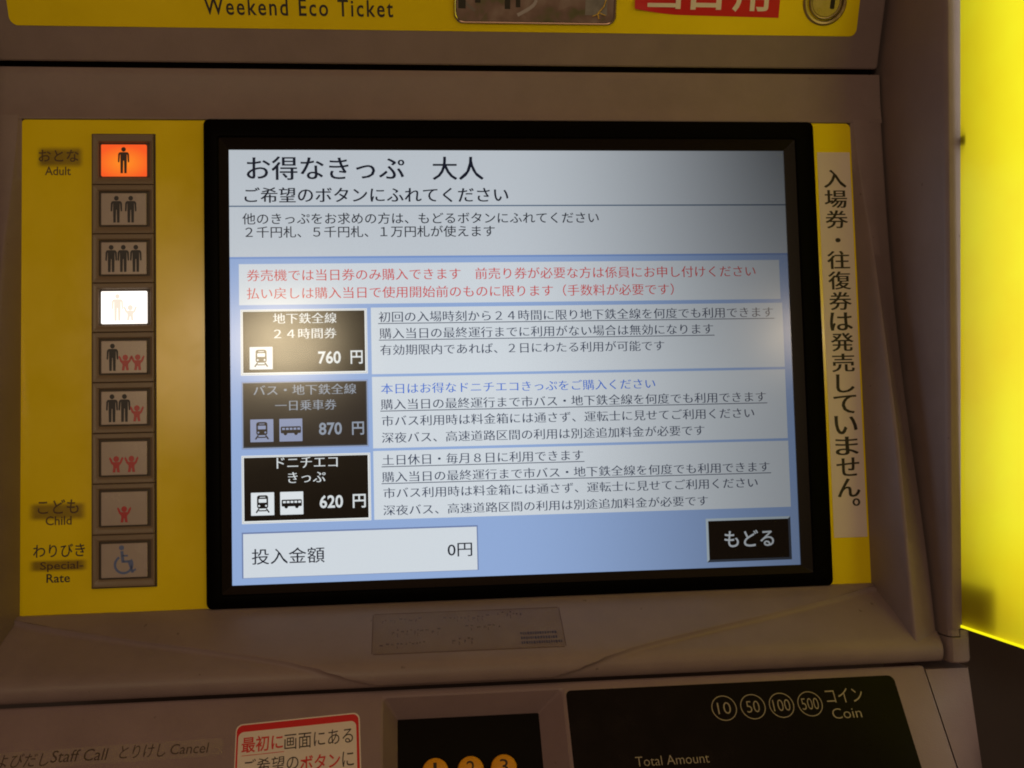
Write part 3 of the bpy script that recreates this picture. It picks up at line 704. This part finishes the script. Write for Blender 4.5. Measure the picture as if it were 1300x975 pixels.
# ================================================================ STICKERS (things of their own)
def sticker(name, plane, label, cat, group=None):
    e = bpy.data.objects.new(name, None); COL.objects.link(e); e.matrix_world = G @ plane; e.empty_display_size = .02
    return top(e, label, cat, group)
I4 = Matrix.Identity(4)
vn = sticker('notice_sticker', I4, 'tall narrow white sticker with vertical black Japanese lettering, right of the screen', 'sticker')
slab('paper', (171.7, 190.6, -101.0, 114.3), .2, -.16, -.02, .03, M_paper, vn)
vt = '入場券・往復券は発売していません。'
z_top, pitch = 104.3, (104.3 + 68.8) / 15.0 * 1.0
pitch = (104.2 - (-79.1 + 0) - 10.2) / 15.0
for i, ch in enumerate(vt):
    zt = z_top - i * pitch; zb = zt - 10.2; xa, xb = 175.0, 187.6
    if i == 16: xa, xb, zt, zb = 183.2, 187.2, z_top - 15 * pitch - 11.0, z_top - 15 * pitch - 15.2
    elif ch == '・': xa, xb, zt, zb = 180.2, 182.8, zt - 4.2, zt - 6.6
    elif ch == 'し': xa, xb = 177, 187
    text(ch, xa, xb, zb, zt, -.2, M_ink, vn, brush=.013, bold=.014)
ru = sticker('instruction_sticker', KO, 'white sticker with a red border and red and black Japanese lettering on the sloping console', 'sticker')
SK = -.045
def skewed(P): return [(x + SK * (z + 11), z + .055 * (x + 143) * 1.0) for x, z in P]
flat('paper', [skewed(rr(-143.6, -85.6, -70, -11.5, 3.2))], -.06, M_paper, ru)
flat('red_border', [skewed(rr(-143.1, -86.2, -70, -12.1, 2.9))], -.10, M_red, ru)
flat('white_field', [skewed(rr(-142.3, -87.4, -69, -15.4, 2.6))], -.14, M_paper, ru)
def tk(s, x0, x1, z0, z1, mt, b=0.0):
    o = text(s, x0, x1, z0, z1, -.2, mt, ru, bold=b)
    for v in o.data.vertices:
        x, z = v.co.x / mm, v.co.z / mm; x, z = skewed([(x, z)])[0]; v.co.x = x * mm; v.co.z = z * mm
tk('最初に', -140.6, -121.6, -25.4, -17.9, M_redink, .015)
tk('画面にある', -120.9, -89.0, -25.9, -18.6, M_ink)
tk('ご希望の', -139.2, -114.3, -35.5, -28.4, M_ink)
tk('ボタン', -113.6, -95.2, -36.5, -29.5, M_redink, .015)
tk('に', -94.2, -88.9, -36.6, -29.6, M_ink)
flat('underline', [skewed(box_poly(-140.4, -121.0, -26.7, -26.4))], -.2, M_redink, ru)
cs = sticker('call_label', KO, 'worn clear label strip reading Staff Call and Cancel at the lower left of the console', 'label')
flat('film', [[(x, z + .018 * (x + 148)) for x, z in rr(-268, -148.7, -25.6, -17.4, 1.5)]], -.06, M_clear2, cs)
M_ink2 = plain('ink_faded', (0.06, 0.04, 0.03), .5)
for s, x0, x1, z0, z1 in (('よびだし', -249.8, -226.9, -26.3, -20.0), ('Staff Call', -226.1, -201.2, -24.9, -19.4), ('とりけし', -195.6, -174.9, -24.8, -18.6), ('Cancel', -172.8, -155.6, -24.0, -19.2)):
    text(s, x0, x1, z0, z1, -.12, M_ink2, cs, skew=.1)
rf = sticker('red_sticker', FO, 'red sticker with large white characters on the upper yellow label, left of the key lock', 'sticker')
rows = []
for i in range(22):
    t = i / 21; x = lerp(67.0, 148.4, t)
    zb = 28.6 + (2.6 * (1 - t / .32) ** 1.6 if t < .32 else 0) - 1.0 * t
    lift = -.5 - (1.6 * (1 - t / .3) ** 2 if t < .3 else 0)
    rows.append([(x, lift, zb), (x, lerp(lift, -.5, .7), zb + 4), (x, -.5, 60), (x, -.5, 80)])
grid('film', rows, M_red, rf)
for s, x0, x1, z0, z1 in (('当', 74.0, 93.0, 31.4, 49), ('日', 98.2, 115.4, 31.2, 48.6), ('用', 121.6, 142.0, 30.4, 48.6)):
    text(s, x0, x1, z0, z1, -1.0 if s == '当' else -.62, M_white, rf, bold=.02)
ll = sticker('ledge_label', I4, 'faded clear rectangular label with tiny blue print on the ledge under the screen', 'label')
M_lineink = plain('label_outline', (0.09, 0.045, 0.03), .5)
def drape(x, t, h):
    y, z, n = lpt(lerp(13.5, 42.5, t)); h += .6
    return (x, y - abs(n[0]) * h, z + abs(n[1]) * h)
LA, LB = -79.8, 16.6
film_rows = []
for i in range(9):
    t = i / 8; e = 1.0 if i in (0, 8) else 0
    film_rows.append([drape(x, t, 1.58) for x in (LA + e, LA + 1.2, -60, -30, 0, LB - 1.2, LB - e)])
grid('film', film_rows, M_clear, ll)
def drape_quads(name, quads, h, mat):
    vs = []; fs = []
    for q in quads:
        fs.append(tuple(range(len(vs), len(vs) + 4)))
        for x, t in q: vs.append(tuple(c * mm for c in drape(x, t, h)))
    return link(name, mesh(name, vs, fs), mat, ll)
Q = [[(LA + .8, 0), (LB - .8, 0), (LB - .8, .014), (LA + .8, .014)], [(LA + .8, .986), (LB - .8, .986), (LB - .8, 1), (LA + .8, 1)]]
for i in range(8):
    a, c = .02 + i * .12, .02 + (i + 1) * .12
    for x0 in (LA, LB - .4): Q.append([(x0, a), (x0 + .4, a), (x0 + .4, c), (x0, c)])
drape_quads('outline', Q, 1.62, M_lineink)
M_ghost = film('ghost_print', (0.12, 0.06, 0.03), .5)
P = []
for (x0, x1, t) in ((-75, -56, .22), (-44, -20, .22), (-16, -4, .16), (-70, -45, .52), (-33, -15, .46), (-76, -53, .82), (-40, -30, .78)):
    x = x0
    while x < x1:
        wd = random.uniform(.6, 1.8); hh = random.uniform(.03, .10)
        P.append([(x, t - hh), (x + wd, t - hh), (x + wd, t - hh + .04), (x, t - hh + .04)])
        if random.random() < .5: P.append([(x, t), (x + .5, t), (x + .5, t + hh), (x, t + hh)])
        x += wd + random.uniform(.5, 1.8)
drape_quads('worn_print', P, 1.64, M_ghost)
P = []
for k, t in enumerate((.62, .73, .84)):
    x = -5.5
    while x < (12.5 if k < 2 else 15):
        wd = random.uniform(.45, 1.0); P.append([(x, t), (x + wd, t), (x + wd, t + random.uniform(.05, .075)), (x, t + .055)]); x += wd + .5
drape_quads('fine_print', P, 1.66, M_blueink)
for r, lb in (((-251.4, -226.3, 104.3, 117.2), 'brownish old tape over the topmost lettering left of the buttons'), ((-255.0, -224.6, -79.4, -68.6), 'brownish old tape over the middle lettering left of the child button'),
              ((-254.9, -223.8, -105.0, -98.0), 'brownish old tape over the lettering beside the wheelchair button')):
    o = flat('tape', [rr(*r, .4)], -.13, M_tape, None); o.matrix_world = G
    top(o, lb, 'tape', 'old tape on the yellow plate')

# ================================================================ LIT YELLOW PANEL ON THE RIGHT
u3 = Vector((9.2, -37.3, -3.62)).normalized(); v3 = Vector((0, -.0966, .99532)).normalized(); n3 = u3.cross(v3).normalized()
if n3.x < 0: n3 = -n3
u3 = v3.cross(n3).normalized() * (1 if v3.cross(n3).dot(u3) > 0 else -1)
PM = Matrix.Identity(4)
for i in range(3):
    PM[i][0] = u3[i]; PM[i][1] = n3[i]; PM[i][2] = v3[i]; PM[i][3] = (0.2180, -0.0440, -0.1440)[i]
ip = bpy.data.objects.new('illuminated_panel', None); COL.objects.link(ip); ip.matrix_world = G @ PM
top(ip, 'glowing yellow acrylic partition panel standing out beside the right pillar of the machine', 'panel')
# single sheet so the translucency works, edge-lit glow painted as emission on the bottom strip
link('acrylic_sheet', mesh('acrylic_sheet', [(0, 0, .0012), (.14, 0, .0012), (.14, 0, .5), (0, 0, .5)], [(0, 1, 2, 3)]), M_acr, ip)
vsb = []
for x in (0, .14):
    for y, z in ((-.0006, 0), (.003, 0), (.003, .0012), (-.0006, .0012)): vsb.append((x, y, z))
link('panel_edge', mesh('panel_edge', vsb, [(0, 1, 2, 3), (4, 7, 6, 5), (0, 4, 5, 1), (1, 5, 6, 2), (2, 6, 7, 3), (3, 7, 4, 0)]), M_edge, ip)
vsb = [(x, y, z) for x in (.0, .004) for y, z in ((.001, .243), (.009, .243), (.009, .248), (.001, .248))]
link('panel_clip', mesh('panel_clip', vsb, [(0, 1, 2, 3), (4, 7, 6, 5), (0, 4, 5, 1), (1, 5, 6, 2), (2, 6, 7, 3), (3, 7, 4, 0)]), M_dark, ip)
vsb = [(x, y, z) for x in (.0005, .024) for y, z in ((.005, .0015), (.036, .0015), (.036, .025), (.005, .025))]  # unseen block added behind the sheet to darken its lower corner
link('corner_shade_block', mesh('corner_shade_block', vsb, [(0, 1, 2, 3), (4, 7, 6, 5), (0, 4, 5, 1), (1, 5, 6, 2), (2, 6, 7, 3), (3, 7, 4, 0)]), M_house, ip)
l = bpy.data.lights.new('tube_lamp', 'AREA'); l.shape = 'RECTANGLE'; l.size = .10; l.size_y = .52; l.energy = 0.36; l.color = (1.0, 1.0, .8)
lo = bpy.data.objects.new('tube_lamp', l); COL.objects.link(lo)
# lamp 45 mm behind the sheet, shining through it
lm = Matrix.Translation((.060, .04, .262)) @ Matrix(((1, 0, 0, 0), (0, 0, 1, 0), (0, -1, 0, 0), (0, 0, 0, 1)))
lo.matrix_world = G @ PM @ lm
if (lo.matrix_world.to_3x3() @ Vector((0, 0, -1))).dot((G.to_3x3() @ n3)) > 0:
    lo.matrix_world = lo.matrix_world @ Matrix.Rotation(math.pi, 4, 'X')
